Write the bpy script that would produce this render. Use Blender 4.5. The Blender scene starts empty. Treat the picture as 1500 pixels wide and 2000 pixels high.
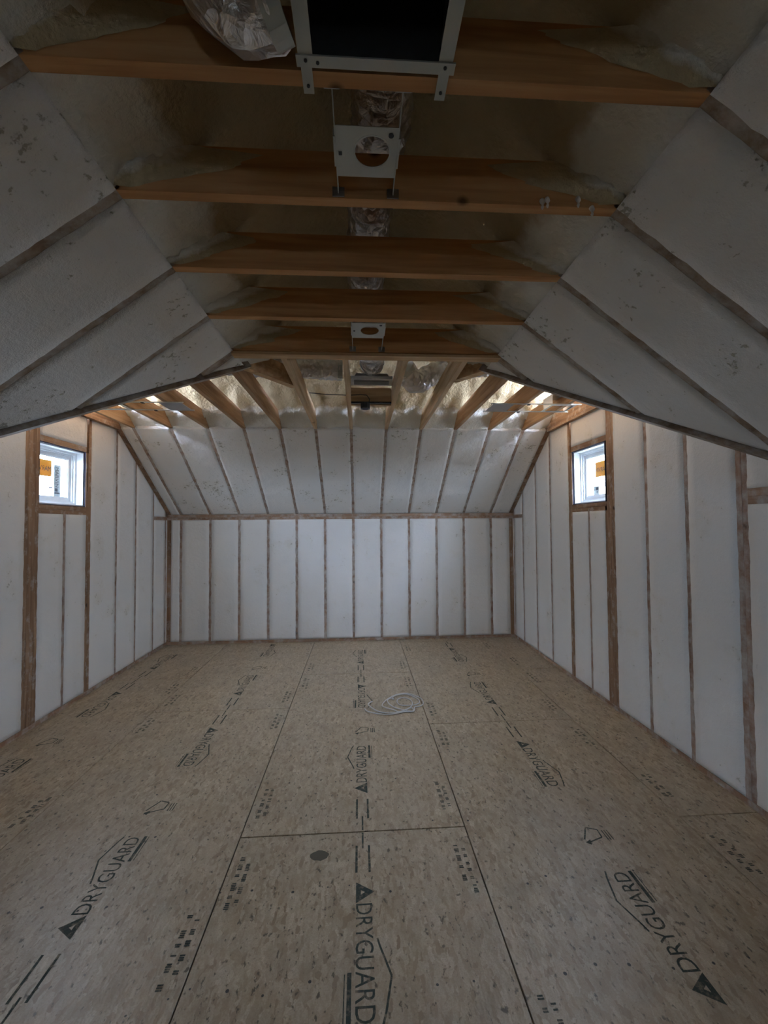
import bpy, bmesh, math, random
from mathutils import Vector, Matrix, noise

# ------------------------------------------------------------------ camera
F_PX, YAW, PITCH, ROLL, CAM_H = 820.79, 0.0588, 0.0297, 0.0074, 1.6699
scene = bpy.context.scene
col = scene.collection

def ray(u, v):
    u -= 750.0; v -= 1000.0
    c, s = math.cos(ROLL), math.sin(ROLL)
    uu, vv = u*c - v*s, u*s + v*c
    xr, yd, zu = uu/F_PX, 1.0, -vv/F_PX
    c, s = math.cos(PITCH), math.sin(PITCH)
    yr, z = yd*c - zu*s, yd*s + zu*c
    c, s = math.cos(YAW), math.sin(YAW)
    return Vector((xr*c + yr*s, -xr*s + yr*c, z))

cam_d = bpy.data.cameras.new('camera')
cam = bpy.data.objects.new('camera', cam_d)
col.objects.link(cam)
fw = ray(750, 1000).normalized()
rt = (ray(751, 1000) - ray(750, 1000)).normalized()
up = (ray(750, 999) - ray(750, 1000)).normalized()
M = Matrix.Identity(4)
for i in range(3):
    M[i][0], M[i][1], M[i][2] = rt[i], up[i], -fw[i]
M[0][3], M[1][3], M[2][3] = 0.0, 0.0, CAM_H
cam.matrix_world = M
cam_d.sensor_fit = 'HORIZONTAL'
cam_d.sensor_width = 36.0
cam_d.lens = F_PX/1500.0*36.0
cam_d.clip_start = 0.02
cam_d.clip_end = 500
scene.camera = cam

# ------------------------------------------------------------------ world, portals, exposure
SKY = (0.62, 0.765, 1.05)
world = bpy.data.worlds.new('world')
scene.world = world
world.use_nodes = True
bg = world.node_tree.nodes['Background']
bg.inputs['Color'].default_value = (*SKY, 1)
bg.inputs['Strength'].default_value = 96.0     # daylight outside against a dim unlit room
scene.view_settings.view_transform = 'Standard'
scene.view_settings.look = 'None'
scene.view_settings.gamma = 1.0
scene.view_settings.use_curve_mapping = False
scene.view_settings.exposure = 0.22
scene.cycles.max_bounces = 8
scene.cycles.diffuse_bounces = 6
scene.cycles.glossy_bounces = 3
scene.cycles.transmission_bounces = 2
scene.cycles.transparent_max_bounces = 8
scene.cycles.adaptive_threshold = 0.05
scene.cycles.caustics_reflective = False
scene.cycles.caustics_refractive = False

# main measures (metres)
XL, XR, YB, YN = -2.72, 2.28, 6.13, -4.5
ZC = 2.774                    # underside of ceiling joists
XA, XB = -0.79, 0.91          # flat ceiling edges of the near wing
YV = 2.97                     # near edge of the flat ceiling of the cross wing
YS = 4.843                    # top edge of the far slope
ZP0, ZP1 = 1.752, 1.83        # far wall top plate
PITCHR = 0.75
SFAR = (ZC - ZP1)/(YB - YS)
WIN = {'L': (3.75, 4.345, 1.868, 2.408), 'R': (3.78, 4.365, 1.868, 2.43)}

for key, x, rz in (('L', XL - 0.20, -math.pi/2), ('R', XR + 0.20, math.pi/2)):
    y0, y1, z0, z1 = WIN[key]
    ld = bpy.data.lights.new('window_portal', 'AREA')
    ld.shape = 'RECTANGLE'
    ld.size, ld.size_y = (y1 - y0) + 0.1, (z1 - z0) + 0.1
    ld.cycles.is_portal = True
    lo = bpy.data.objects.new('window_portal', ld)
    lo.location = (x, (y0 + y1)/2, (z0 + z1)/2)
    d = Vector((1 if key == 'L' else -1, 0, 0))
    lo.rotation_euler = d.to_track_quat('-Z', 'Z').to_euler()
    col.objects.link(lo)

FW = (-0.24, 0.36, 1.15, 1.75)      # unseen window added behind the camera for extra light: x0, x1, z0, z1
ld = bpy.data.lights.new('window_portal', 'AREA')
ld.shape = 'RECTANGLE'; ld.size, ld.size_y = FW[1] - FW[0], FW[3] - FW[2]
ld.cycles.is_portal = True
lo = bpy.data.objects.new('window_portal', ld)
lo.location = ((FW[0] + FW[1])/2, YN - 0.14, (FW[2] + FW[3])/2)
lo.rotation_euler = Vector((0, 1, 0)).to_track_quat('-Z', 'Z').to_euler()
col.objects.link(lo)

# ------------------------------------------------------------------ materials
def new_mat(name):
    m = bpy.data.materials.new(name); m.use_nodes = True
    nt = m.node_tree
    return m, nt, nt.nodes['Principled BSDF']

def N(nt, t, **kw):
    n = nt.nodes.new(t)
    for k, v in kw.items():
        if k in n.inputs: n.inputs[k].default_value = v
        else: setattr(n, k, v)
    return n

def ramp(nt, fac, stops):
    r = nt.nodes.new('ShaderNodeValToRGB')
    el = r.color_ramp.elements
    while len(el) < len(stops): el.new(0.5)
    for e, (p, c) in zip(el, stops):
        e.position = p
        e.color = (*c, 1) if len(c) == 3 else c
    nt.links.new(fac, r.inputs[0])
    return r.outputs[0]

def mixc(nt, fac, a, b, mode='MIX'):
    n = nt.nodes.new('ShaderNodeMix'); n.data_type = 'RGBA'; n.blend_type = mode
    for s, val in ((0, fac), (6, a), (7, b)):
        if hasattr(val, 'is_output') or isinstance(val, bpy.types.NodeSocket):
            nt.links.new(val, n.inputs[s])
        else:
            n.inputs[s].default_value = val if s == 0 else (*val, 1)
    return n.outputs[2]

def bump(nt, h, bsdf, strength, dist):
    b = N(nt, 'ShaderNodeBump', Strength=strength, Distance=dist)
    nt.links.new(h, b.inputs['Height'])
    nt.links.new(b.outputs[0], bsdf.inputs['Normal'])

def coords(nt, scale=(1, 1, 1), rot=(0, 0, 0), rnd=False):
    tc = nt.nodes.new('ShaderNodeTexCoord')
    mp = nt.nodes.new('ShaderNodeMapping')
    mp.inputs['Scale'].default_value = scale
    mp.inputs['Rotation'].default_value = rot
    src = tc.outputs['Object']
    if rnd:
        oi = nt.nodes.new('ShaderNodeObjectInfo')
        va = nt.nodes.new('ShaderNodeVectorMath'); va.operation = 'SCALE'
        cx = nt.nodes.new('ShaderNodeCombineXYZ')
        for i in range(3): nt.links.new(oi.outputs['Random'], cx.inputs[i])
        nt.links.new(cx.outputs[0], va.inputs[0]); va.inputs['Scale'].default_value = 37.0
        ad = nt.nodes.new('ShaderNodeVectorMath'); ad.operation = 'ADD'
        nt.links.new(src, ad.inputs[0]); nt.links.new(va.outputs[0], ad.inputs[1])
        src = ad.outputs[0]
    nt.links.new(src, mp.inputs[0])
    return mp.outputs[0]

def tex(nt, kind, vec, **kw):
    n = N(nt, kind, **kw)
    nt.links.new(vec, n.inputs['Vector'])
    return n

def foam_mat(name, c0, c1, pit, bumps=1.0, pit_at=0.66):
    m, nt, b = new_mat(name)
    v = coords(nt)
    n1 = tex(nt, 'ShaderNodeTexNoise', v, Scale=2.3, Detail=4.0)
    n2 = tex(nt, 'ShaderNodeTexNoise', v, Scale=34.0, Detail=5.0, Roughness=0.62)
    n3 = tex(nt, 'ShaderNodeTexNoise', v, Scale=170.0, Detail=2.0)
    n4 = tex(nt, 'ShaderNodeTexNoise', v, Scale=3.1, Detail=5.0, Roughness=0.65)
    base = mixc(nt, n1.outputs[0], c0, c1)
    # areas where the saw skipped the foam skin are more pitted and yellower
    area = ramp(nt, n4.outputs[0], [(0.50, (0, 0, 0)), (0.66, (1, 1, 1))])
    th = N(nt, 'ShaderNodeMath', operation='MULTIPLY_ADD'); th.inputs[1].default_value = 0.13
    nt.links.new(area, th.inputs[0]); nt.links.new(n2.outputs[0], th.inputs[2])
    pits = ramp(nt, th.outputs[0], [(pit_at, (0, 0, 0)), (pit_at + 0.06, (1, 1, 1))])
    base = mixc(nt, ramp(nt, n4.outputs[0], [(0.56, (0, 0, 0)), (0.75, (0.55, 0.55, 0.55))]), base, tuple(x*f for x, f in zip(c1, (0.90, 0.86, 0.76))))
    c = mixc(nt, pits, base, pit)
    nt.links.new(c, b.inputs['Base Color'])
    b.inputs['Roughness'].default_value = 0.92
    b.inputs['Specular IOR Level'].default_value = 0.15
    s = N(nt, 'ShaderNodeMath', operation='MULTIPLY_ADD'); s.inputs[1].default_value = -0.9
    nt.links.new(pits, s.inputs[0])
    mm = N(nt, 'ShaderNodeMath', operation='MULTIPLY_ADD'); mm.inputs[1].default_value = 0.3
    nt.links.new(n3.outputs[0], mm.inputs[0]); nt.links.new(n2.outputs[0], mm.inputs[2])
    nt.links.new(mm.outputs[0], s.inputs[2])
    bump(nt, s.outputs[0], b, 0.5*bumps, 0.012)
    return m

def wood_mat(name, c0, c1, c2, axis=2, dust=None, dust_amt=0.0, rough=0.75):
    m, nt, b = new_mat(name)
    sc = [26, 26, 26]; sc[axis] = 1.6
    v = coords(nt, tuple(sc), rnd=True)
    n1 = tex(nt, 'ShaderNodeTexNoise', v, Scale=1.0, Detail=5.0, Distortion=0.6)
    c = ramp(nt, n1.outputs[0], [(0.30, c0), (0.5, c1), (0.72, c2)])
    v2 = coords(nt, rnd=True)
    kn = tex(nt, 'ShaderNodeTexVoronoi', v2, Scale=2.6)
    kd = ramp(nt, kn.outputs['Distance'], [(0.03, (1, 1, 1)), (0.07, (0, 0, 0))])
    c = mixc(nt, kd, c, tuple(x*0.35 for x in c0))
    if dust:
        n2 = tex(nt, 'ShaderNodeTexNoise', v2, Scale=9.0, Detail=6.0, Roughness=0.7)
        r = ramp(nt, n2.outputs[0], [(0.62 - dust_amt*0.4, (0, 0, 0)), (0.80 - dust_amt*0.2, (1, 1, 1))])
        c = mixc(nt, r, c, dust)
    nt.links.new(c, b.inputs['Base Color'])
    b.inputs['Roughness'].default_value = rough
    b.inputs['Specular IOR Level'].default_value = 0.25
    bump(nt, n1.outputs[0], b, 0.25, 0.004)
    return m

def plain(name, colr, rough=0.6, metal=0.0, spec=0.5):
    m, nt, b = new_mat(name)
    v = coords(nt)
    n = tex(nt, 'ShaderNodeTexNoise', v, Scale=14.0, Detail=3.0)
    c = mixc(nt, n.outputs[0], tuple(x*0.88 for x in colr), tuple(min(1, x*1.08) for x in colr))
    nt.links.new(c, b.inputs['Base Color'])
    b.inputs['Roughness'].default_value = rough
    b.inputs['Metallic'].default_value = metal
    b.inputs['Specular IOR Level'].default_value = spec
    return m

FOAM = foam_mat('spray_foam_shaved', (0.84, 0.81, 0.77), (0.80, 0.77, 0.73), (0.57, 0.53, 0.46), 0.9, 0.715)
FOAM_CEIL = foam_mat('spray_foam_ceiling', (0.84, 0.81, 0.765), (0.79, 0.755, 0.70), (0.47, 0.43, 0.34), 1.3, 0.665)

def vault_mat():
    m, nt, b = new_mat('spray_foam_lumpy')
    at = nt.nodes.new('ShaderNodeAttribute'); at.attribute_name = 'whiteness'; at.attribute_type = 'GEOMETRY'
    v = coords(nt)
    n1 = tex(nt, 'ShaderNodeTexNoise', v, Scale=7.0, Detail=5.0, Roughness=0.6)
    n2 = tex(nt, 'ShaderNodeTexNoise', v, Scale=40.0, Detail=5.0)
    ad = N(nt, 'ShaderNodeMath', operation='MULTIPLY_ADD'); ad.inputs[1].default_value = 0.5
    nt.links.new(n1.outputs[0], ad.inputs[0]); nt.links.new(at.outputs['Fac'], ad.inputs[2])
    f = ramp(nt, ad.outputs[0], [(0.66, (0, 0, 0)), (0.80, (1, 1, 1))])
    tan = mixc(nt, n1.outputs[0], (0.60, 0.48, 0.30), (0.42, 0.33, 0.19))  # raw-foam tan with the vault's warm shadow painted into it
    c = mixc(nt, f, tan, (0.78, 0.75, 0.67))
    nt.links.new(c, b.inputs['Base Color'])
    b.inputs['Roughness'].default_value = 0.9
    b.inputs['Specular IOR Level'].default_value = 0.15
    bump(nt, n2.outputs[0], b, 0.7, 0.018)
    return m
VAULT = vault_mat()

DUST = (0.50, 0.45, 0.40)
STUD_V = wood_mat('stud_wood', (0.20, 0.115, 0.075), (0.30, 0.18, 0.125), (0.40, 0.265, 0.19), 2, DUST, 0.55)
STUD_X = wood_mat('plate_wood_across', (0.21, 0.12, 0.07), (0.32, 0.19, 0.12), (0.43, 0.28, 0.18), 0, DUST, 0.45)
STUD_Y = wood_mat('plate_wood_along', (0.21, 0.12, 0.07), (0.32, 0.19, 0.12), (0.43, 0.28, 0.18), 1, DUST, 0.45)
FRAME_V = wood_mat('window_framing_wood', (0.17, 0.095, 0.052), (0.28, 0.165, 0.095), (0.39, 0.25, 0.155), 2, DUST, 0.25)
FRAME_Y = wood_mat('window_framing_wood_along', (0.17, 0.095, 0.052), (0.28, 0.165, 0.095), (0.39, 0.25, 0.155), 1, DUST, 0.25)
JOIST_X = wood_mat('joist_wood_across', (0.42, 0.20, 0.075), (0.58, 0.30, 0.12), (0.68, 0.39, 0.18), 0)
JOIST_Y = wood_mat('joist_wood_along', (0.25, 0.135, 0.06), (0.36, 0.21, 0.105), (0.46, 0.29, 0.16), 1)
PALE_Y = wood_mat('pale_joist_wood', (0.42, 0.27, 0.14), (0.55, 0.38, 0.22), (0.64, 0.47, 0.30), 1)
PALE_X = wood_mat('pale_header_wood', (0.42, 0.25, 0.12), (0.56, 0.36, 0.19), (0.66, 0.46, 0.27), 0)
RAFT_X = wood_mat('rafter_wood_side', (0.19, 0.125, 0.075), (0.28, 0.19, 0.12), (0.38, 0.28, 0.19), 0, DUST, 0.55)
RAFT_Y = wood_mat('rafter_wood_far', (0.20, 0.12, 0.08), (0.30, 0.19, 0.13), (0.40, 0.275, 0.20), 1, DUST, 0.55)

def osb_mat():
    m, nt, b = new_mat('osb_subfloor')
    cs = []
    wob = tex(nt, 'ShaderNodeTexNoise', coords(nt, rnd=True), Scale=18.0, Detail=3.0)
    for k, (rot, sc) in enumerate((((0, 0, 0.45), (62, 21, 1)), ((0, 0, -0.5), (56, 18, 1)), ((0, 0, 1.35), (50, 20, 1)), ((0, 0, -1.2), (66, 24, 1)))):
        v = coords(nt, sc, rot, rnd=True)
        ad = nt.nodes.new('ShaderNodeVectorMath'); ad.operation = 'MULTIPLY_ADD'
        nt.links.new(wob.outputs['Color'], ad.inputs[0]); ad.inputs[1].default_value = (2.2, 2.2, 2.2); nt.links.new(v, ad.inputs[2])
        vo = tex(nt, 'ShaderNodeTexVoronoi', ad.outputs[0], Scale=1.0, Randomness=1.0)
        cs.append(vo)
    pal = [(0.0, (0.25, 0.165, 0.09)), (0.15, (0.365, 0.265, 0.16)), (0.5, (0.445, 0.345, 0.225)), (0.85, (0.49, 0.385, 0.26)), (1.0, (0.575, 0.47, 0.335))]
    cols = []
    for vo in cs:
        sp = nt.nodes.new('ShaderNodeSeparateColor'); nt.links.new(vo.outputs['Color'], sp.inputs[0])
        cols.append((ramp(nt, sp.outputs[0], pal), sp.outputs[1]))
    c = cols[0][0]
    for k, th in ((1, 0.5), (2, 0.62), (3, 0.66)):
        f = ramp(nt, cols[k][1], [(th - 0.05, (0, 0, 0)), (th + 0.05, (1, 1, 1))])
        c = mixc(nt, f, c, cols[k][0])
    nl = tex(nt, 'ShaderNodeTexNoise', coords(nt, rnd=True), Scale=1.9, Detail=5.0, Roughness=0.6)
    c = mixc(nt, ramp(nt, nl.outputs[0], [(0.35, (0.0, 0.0, 0.0)), (0.72, (0.55, 0.55, 0.55))]), c, (0.385, 0.31, 0.23))
    n5 = tex(nt, 'ShaderNodeTexNoise', coords(nt, (1, 0.7, 1), rnd=True), Scale=8.0, Detail=7.0, Roughness=0.68)
    c = mixc(nt, ramp(nt, n5.outputs[0], [(0.50, (0, 0, 0)), (0.72, (0.6, 0.6, 0.6))]), c, (0.27, 0.19, 0.105))
    c = mixc(nt, ramp(nt, n5.outputs[0], [(0.28, (0.35, 0.35, 0.35)), (0.44, (0, 0, 0))]), c, (0.58, 0.49, 0.38))
    nf = tex(nt, 'ShaderNodeTexNoise', coords(nt, rnd=True), Scale=190.0, Detail=3.0)
    c = mixc(nt, ramp(nt, nf.outputs[0], [(0.3, (0.42, 0.42, 0.42)), (0.6, (0, 0, 0))]), c, (0.26, 0.185, 0.11))
    sp = tex(nt, 'ShaderNodeTexNoise', coords(nt, (1, 0.6, 1), rnd=True), Scale=52.0, Detail=3.0, Roughness=0.6)
    dk = ramp(nt, sp.outputs[0], [(0.605, (0, 0, 0)), (0.69, (1, 1, 1))])
    c = mixc(nt, dk, c, (0.10, 0.072, 0.042))
    nt.links.new(c, b.inputs['Base Color'])
    b.inputs['Roughness'].default_value = 0.42
    b.inputs['Specular IOR Level'].default_value = 0.75
    bump(nt, cs[0].outputs['Distance'], b, 0.2, 0.004)
    return m
OSB = osb_mat()

def ink_mat():
    m, nt, b = new_mat('stamped_ink')
    v = coords(nt)
    n = tex(nt, 'ShaderNodeTexNoise', v, Scale=30.0, Detail=5.0, Roughness=0.7)
    c = mixc(nt, ramp(nt, n.outputs[0], [(0.50, (0, 0, 0)), (0.70, (1, 1, 1))]), (0.035, 0.045, 0.035), (0.26, 0.20, 0.13))
    nt.links.new(c, b.inputs['Base Color']); b.inputs['Roughness'].default_value = 0.8
    return m
INK = ink_mat()
NAIL = plain('nail_head_dark', (0.05, 0.045, 0.04), 0.6)
GALV = plain('galvanised_steel', (0.50, 0.51, 0.47), 0.5, 0.3)
STEEL_D = plain('sheet_metal', (0.42, 0.42, 0.43), 0.32, 0.9)
BLACK = plain('black_plastic', (0.02, 0.02, 0.022), 0.5)
VINYL = plain('white_vinyl', (0.80, 0.82, 0.84), 0.4)
DARKGAP = plain('dark_foam_gasket', (0.035, 0.035, 0.06), 0.8)
CABLE = plain('grey_cable_jacket', (0.62, 0.60, 0.60), 0.5)
WIRE = plain('dark_wire', (0.05, 0.04, 0.03), 0.6)
def film(name, colr, trans):
    m, nt, b = new_mat(name)
    b.inputs['Base Color'].default_value = (*colr, 1); b.inputs['Roughness'].default_value = 0.5
    tr = nt.nodes.new('ShaderNodeBsdfTransparent'); tr.inputs[0].default_value = (*trans, 1)
    ad = nt.nodes.new('ShaderNodeAddShader')
    nt.links.new(b.outputs[0], ad.inputs[0]); nt.links.new(tr.outputs[0], ad.inputs[1])
    nt.links.new(ad.outputs[0], nt.nodes['Material Output'].inputs[0])
    return m
STK_Y = film('yellow_sticker', (0.80, 0.45, 0.03), (0.055, 0.020, 0.0012))
STK_W = film('white_sticker', (0.80, 0.80, 0.84), (0.015, 0.0125, 0.0115))
STK_INK = film('sticker_ink', (0.06, 0.06, 0.09), (0.0012, 0.0010, 0.0012))
DIRT = plain('dried_drop', (0.10, 0.085, 0.055), 0.7)
CONC = plain('sheathing_board', (0.45, 0.35, 0.22), 0.8)

def foil_mat():
    m, nt, b = new_mat('crinkled_foil')
    v = coords(nt, (1, 1, 1))
    n = tex(nt, 'ShaderNodeTexNoise', v, Scale=16.0, Detail=4.0, Distortion=1.2)
    vo = tex(nt, 'ShaderNodeTexVoronoi', v, Scale=22.0)
    c = mixc(nt, n.outputs[0], (0.55, 0.50, 0.45), (0.85, 0.82, 0.80))
    nt.links.new(c, b.inputs['Base Color'])
    b.inputs['Metallic'].default_value = 0.85
    b.inputs['Roughness'].default_value = 0.3
    ad = N(nt, 'ShaderNodeMath', operation='ADD')
    nt.links.new(n.outputs[0], ad.inputs[0]); nt.links.new(vo.outputs['Distance'], ad.inputs[1])
    bump(nt, ad.outputs[0], b, 0.9, 0.02)
    return m
FOIL = foil_mat()

def glass_mat(name, tint, refl=0.06):
    m, nt, b = new_mat(name)
    tr = nt.nodes.new('ShaderNodeBsdfTransparent'); tr.inputs[0].default_value = (*tint, 1)
    gl = nt.nodes.new('ShaderNodeBsdfGlossy'); gl.inputs['Roughness'].default_value = 0.02
    mx = nt.nodes.new('ShaderNodeMixShader'); mx.inputs[0].default_value = refl
    nt.links.new(tr.outputs[0], mx.inputs[1]); nt.links.new(gl.outputs[0], mx.inputs[2])
    nt.links.new(mx.outputs[0], nt.nodes['Material Output'].inputs[0])
    return m
GLASS = glass_mat('window_glass', (0.94, 0.97, 0.96))

UNSEEN_DARK = wood_mat('unseen_dark_sheathing', (0.16, 0.10, 0.055), (0.24, 0.155, 0.085), (0.32, 0.21, 0.12), 0)  # dark finish for unseen near parts, chosen to cut bounced light

# ------------------------------------------------------------------ mesh helpers
class MB:
    def __init__(s): s.v, s.f = [], []
    def add(s, vs, fs):
        o = len(s.v); s.v += [tuple(p) for p in vs]; s.f += [tuple(i + o for i in f) for f in fs]
    def box(s, a, b):
        x0, y0, z0 = [min(p, q) for p, q in zip(a, b)]; x1, y1, z1 = [max(p, q) for p, q in zip(a, b)]
        s.add([(x0,y0,z0),(x1,y0,z0),(x1,y1,z0),(x0,y1,z0),(x0,y0,z1),(x1,y0,z1),(x1,y1,z1),(x0,y1,z1)],
              [(3,2,1,0),(4,5,6,7),(0,1,5,4),(1,2,6,5),(2,3,7,6),(3,0,4,7)])
    def bar(s, p, q, side, out, w, d):
        """oriented box from p to q: w wide along side (centred), d deep along out (from the line outward)"""
        p, q, side, out = Vector(p), Vector(q), Vector(side).normalized(), Vector(out).normalized()
        vs = []
        for e in (p, q):
            for a, b in ((-.5, 0), (.5, 0), (.5, 1), (-.5, 1)): vs.append(e + side*w*a + out*d*b)
        s.add(vs, [(0,1,2,3),(7,6,5,4),(0,4,5,1),(1,5,6,2),(2,6,7,3),(3,7,4,0)])
    def prism(s, poly, off):
        n = len(poly); off = Vector(off)
        s.add([Vector(p) for p in poly] + [Vector(p) + off for p in poly],
              [tuple(range(n))[::-1], tuple(range(n, 2*n))] + [(i, (i+1) % n, n + (i+1) % n, n + i) for i in range(n)])
    def tube(s, path, r, n=8, rfun=None, close=False):
        path = [Vector(p) for p in path]; m = len(path); vs = []
        upv = Vector((0, 0, 1))
        for i, p in enumerate(path):
            t = (path[(i+1) % m] - path[i-1]) if close else (path[min(i+1, m-1)] - path[max(i-1, 0)])
            t.normalize()
            a = t.cross(upv)
            if a.length < 1e-3: a = t.cross(Vector((1, 0, 0)))
            a.normalize(); b = a.cross(t)
            for k in range(n):
                th = 2*math.pi*k/n
                rr = rfun(i/(m-1), th) if rfun else r
                vs.append(p + (a*math.cos(th) + b*math.sin(th))*rr)
        fs = []
        for i in range(m if close else m-1):
            j = (i+1) % m
            for k in range(n):
                fs.append((i*n+k, i*n+(k+1) % n, j*n+(k+1) % n, j*n+k))
        if not close: fs += [tuple(range(n)), tuple(range((m-1)*n, m*n))[::-1]]
        s.add(vs, fs)
    def disc(s, c, r, n=8, z=0.0):
        c = Vector(c); s.add([c + Vector((r*math.cos(2*math.pi*k/n), r*math.sin(2*math.pi*k/n), 0)) for k in range(n)], [tuple(range(n))])
    def build(s, name, mat, parent=None, smooth=False, kind=None, fix=True):
        me = bpy.data.meshes.new(name); me.from_pydata(s.v, [], s.f)
        if fix:
            bm = bmesh.new(); bm.from_mesh(me); bmesh.ops.recalc_face_normals(bm, faces=bm.faces); bm.to_mesh(me); bm.free()
        if smooth:
            for p in me.polygons: p.use_smooth = True
        me.materials.append(mat)
        o = bpy.data.objects.new(name, me); col.objects.link(o)
        if parent: o.parent = parent
        if kind: o['kind'] = kind
        return o

def tag(o, label, cat, group=None):
    o['label'] = label; o['category'] = cat
    if group: o['group'] = group
    return o

def empty(name, loc):
    e = bpy.data.objects.new(name, None); e.location = loc; e.empty_display_size = 0.05
    col.objects.link(e); return e

def one(fn, name, mat, parent=None, **kw):
    m = MB(); fn(m); return m.build(name, mat, parent, **kw)

def local(parent, m):
    """shift a builder's vertices into the frame of an unrotated parent"""
    l = parent.location
    m.v = [(x - l[0], y - l[1], z - l[2]) for x, y, z in m.v]
    return m

def nz(p, s, amp, seed=0.0):
    return noise.noise(Vector((p[0]*s + seed, p[1]*s + seed*1.7, p[2]*s - seed)))*amp

def foam_bay(parent, P, nrm, s0, s1, t0, t1, step=0.06, rough=1.0, seed=0.0, depth=0.12, name='foam_bay', mat=None, lap=0.0035):
    """foam filling one bay; P(s,t) maps the bay's frame to space, t0/t1 may depend on s"""
    nrm = Vector(nrm).normalized()
    f0 = t0 if callable(t0) else (lambda s: t0)
    f1 = t1 if callable(t1) else (lambda s: t1)
    tmax = max(abs(f1(s0) - f0(s0)), abs(f1(s1) - f0(s1)))
    ns = max(4, int((s1 - s0)/step)); nt_ = max(4, min(90, int(tmax/(step*0.55))))
    m = MB(); vs = []
    for j in range(nt_ + 1):
        for i in range(ns + 1):
            s = s0 + (s1 - s0)*i/ns
            a, b = f0(s), f1(s)
            t = a + (b - a)*j/nt_
            p = Vector(P(s, t))
            if i in (0, ns):
                q = nz(p, 17, lap*1.5, seed) + nz(p, 60, lap, seed + 5) + lap*0.4
                s2 = s + (q if i == ns else -q); p = Vector(P(s2, t))
            h = 0.002 + rough*(nz(p, 3.0, 0.006, seed) + nz(p, 14, 0.0035, seed + 3))
            g = nz(p, 2.2, 1.0, seed + 11)
            if g > 0.30: h -= rough*(g - 0.30)*0.05*abs(nz(p, 24, 1.0, seed))
            if i in (0, ns) or j in (0, nt_): h = 0.0015
            vs.append(p + nrm*h)
    w = ns + 1
    fs = [(j*w+i, j*w+i+1, (j+1)*w+i+1, (j+1)*w+i) for j in range(nt_) for i in range(ns)]
    m.add(vs, fs)
    ring = [i for i in range(w)] + [j*w + ns for j in range(1, nt_+1)] + [nt_*w + i for i in range(ns-1, -1, -1)] + [j*w for j in range(nt_-1, 0, -1)]
    base = len(m.v)
    m.v += [tuple(Vector(m.v[k]) - nrm*depth) for k in ring]
    n = len(ring)
    m.f += [(ring[k], base + k, base + (k+1) % n, ring[(k+1) % n]) for k in range(n)]
    m.f.append(tuple(range(base, base + n)))
    return m.build(name, mat or FOAM, parent, smooth=True)

# ================================================================== FLOOR
floor = one(lambda m: m.box((XL-0.25, YN-0.2, -0.24), (XR+0.25, YB+0.25, -0.024)), 'floor', CONC, kind='structure')

_glyphs = {}
def glyphs(txt):
    if txt not in _glyphs:
        cu = bpy.data.curves.new('lettering', 'FONT'); cu.body = txt; cu.size = 1.0; cu.resolution_u = 3
        ob = bpy.data.objects.new('lettering', cu); col.objects.link(ob)
        dg = bpy.context.evaluated_depsgraph_get(); dg.update()
        ev = ob.evaluated_get(dg); me = ev.to_mesh()
        vs = [(v.co.x, v.co.y) for v in me.vertices]; fs = [tuple(p.vertices) for p in me.polygons]
        ev.to_mesh_clear(); bpy.data.objects.remove(ob); bpy.data.curves.remove(cu)
        x0 = min(v[0] for v in vs); x1 = max(v[0] for v in vs); y0 = min(v[1] for v in vs); y1 = max(v[1] for v in vs)
        _glyphs[txt] = ([((x-x0)/(x1-x0), (y-y0)/(y1-y0)) for x, y in vs], fs)
    return _glyphs[txt]

def put_text(m, txt, org, du, dv, L, H):
    vs, fs = glyphs(txt); org, du, dv = Vector(org), Vector(du), Vector(dv)
    m.add([org + du*(x*L) + dv*(y*H) for x, y in vs], fs)

def strip(m, a, b, w, n=Vector((0, 0, 1))):
    a, b = Vector(a), Vector(b); s = (b - a).cross(n).normalized()*(w/2)
    m.add([a - s, a + s, b + s, b - s], [(0, 1, 2, 3)])

def logo(m, x, ytip, dirn, z):
    """the stamped triangle, word, roof line and underline; reads along +Y or -Y"""
    du = Vector((0, dirn, 0)); dv = Vector((-dirn, 0, 0))
    o = Vector((x, ytip, z)) - dv*0.033
    P = lambda a, b: o + du*a + dv*b
    H = 0.072
    # triangle with a light core
    T = [P(0.0, 0.0), P(0.108, 0.0), P(0.054, 0.084)]
    c = (T[0] + T[1] + T[2])/3
    I = [c + (t - c)*0.22 for t in T]
    m.add(T + I, [(0, 1, 4, 3), (1, 2, 5, 4), (2, 0, 3, 5)])
    put_text(m, 'DRYGUARD', P(0.112, 0.0), du, dv, 0.448, H)
    R = [(0.27, 0.088), (0.30, 0.096), (0.415, 0.135), (0.53, 0.108), (0.57, 0.094)]
    for p, q in zip(R[:-1], R[1:]): strip(m, P(*p), P(*q), 0.008)
    strip(m, P(0.395, -0.022), P(0.565, -0.022), 0.016)
    strip(m, P(0.40, -0.040), P(0.56, -0.040), 0.004)

def marks(m, x, y, dirn, z, rnd):
    """rows of stamped block marks beside a panel edge (too worn to read)"""
    for r, (n0, w) in enumerate(((0.0, 0.024), (0.036, 0.022))):
        t = rnd.uniform(0, 0.03) + r*0.03
        while t < 0.27:
            L = rnd.uniform(0.018, 0.05)
            k = int(L/0.009)
            for i in range(k):
                if rnd.random() < 0.12: continue
                a = t + i*0.009
                strip(m, (x + n0, y + dirn*a, z), (x + n0, y + dirn*(a + 0.0065), z), w*rnd.uniform(0.75, 1.0))
            t += L + rnd.uniform(0.012, 0.03)

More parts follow.
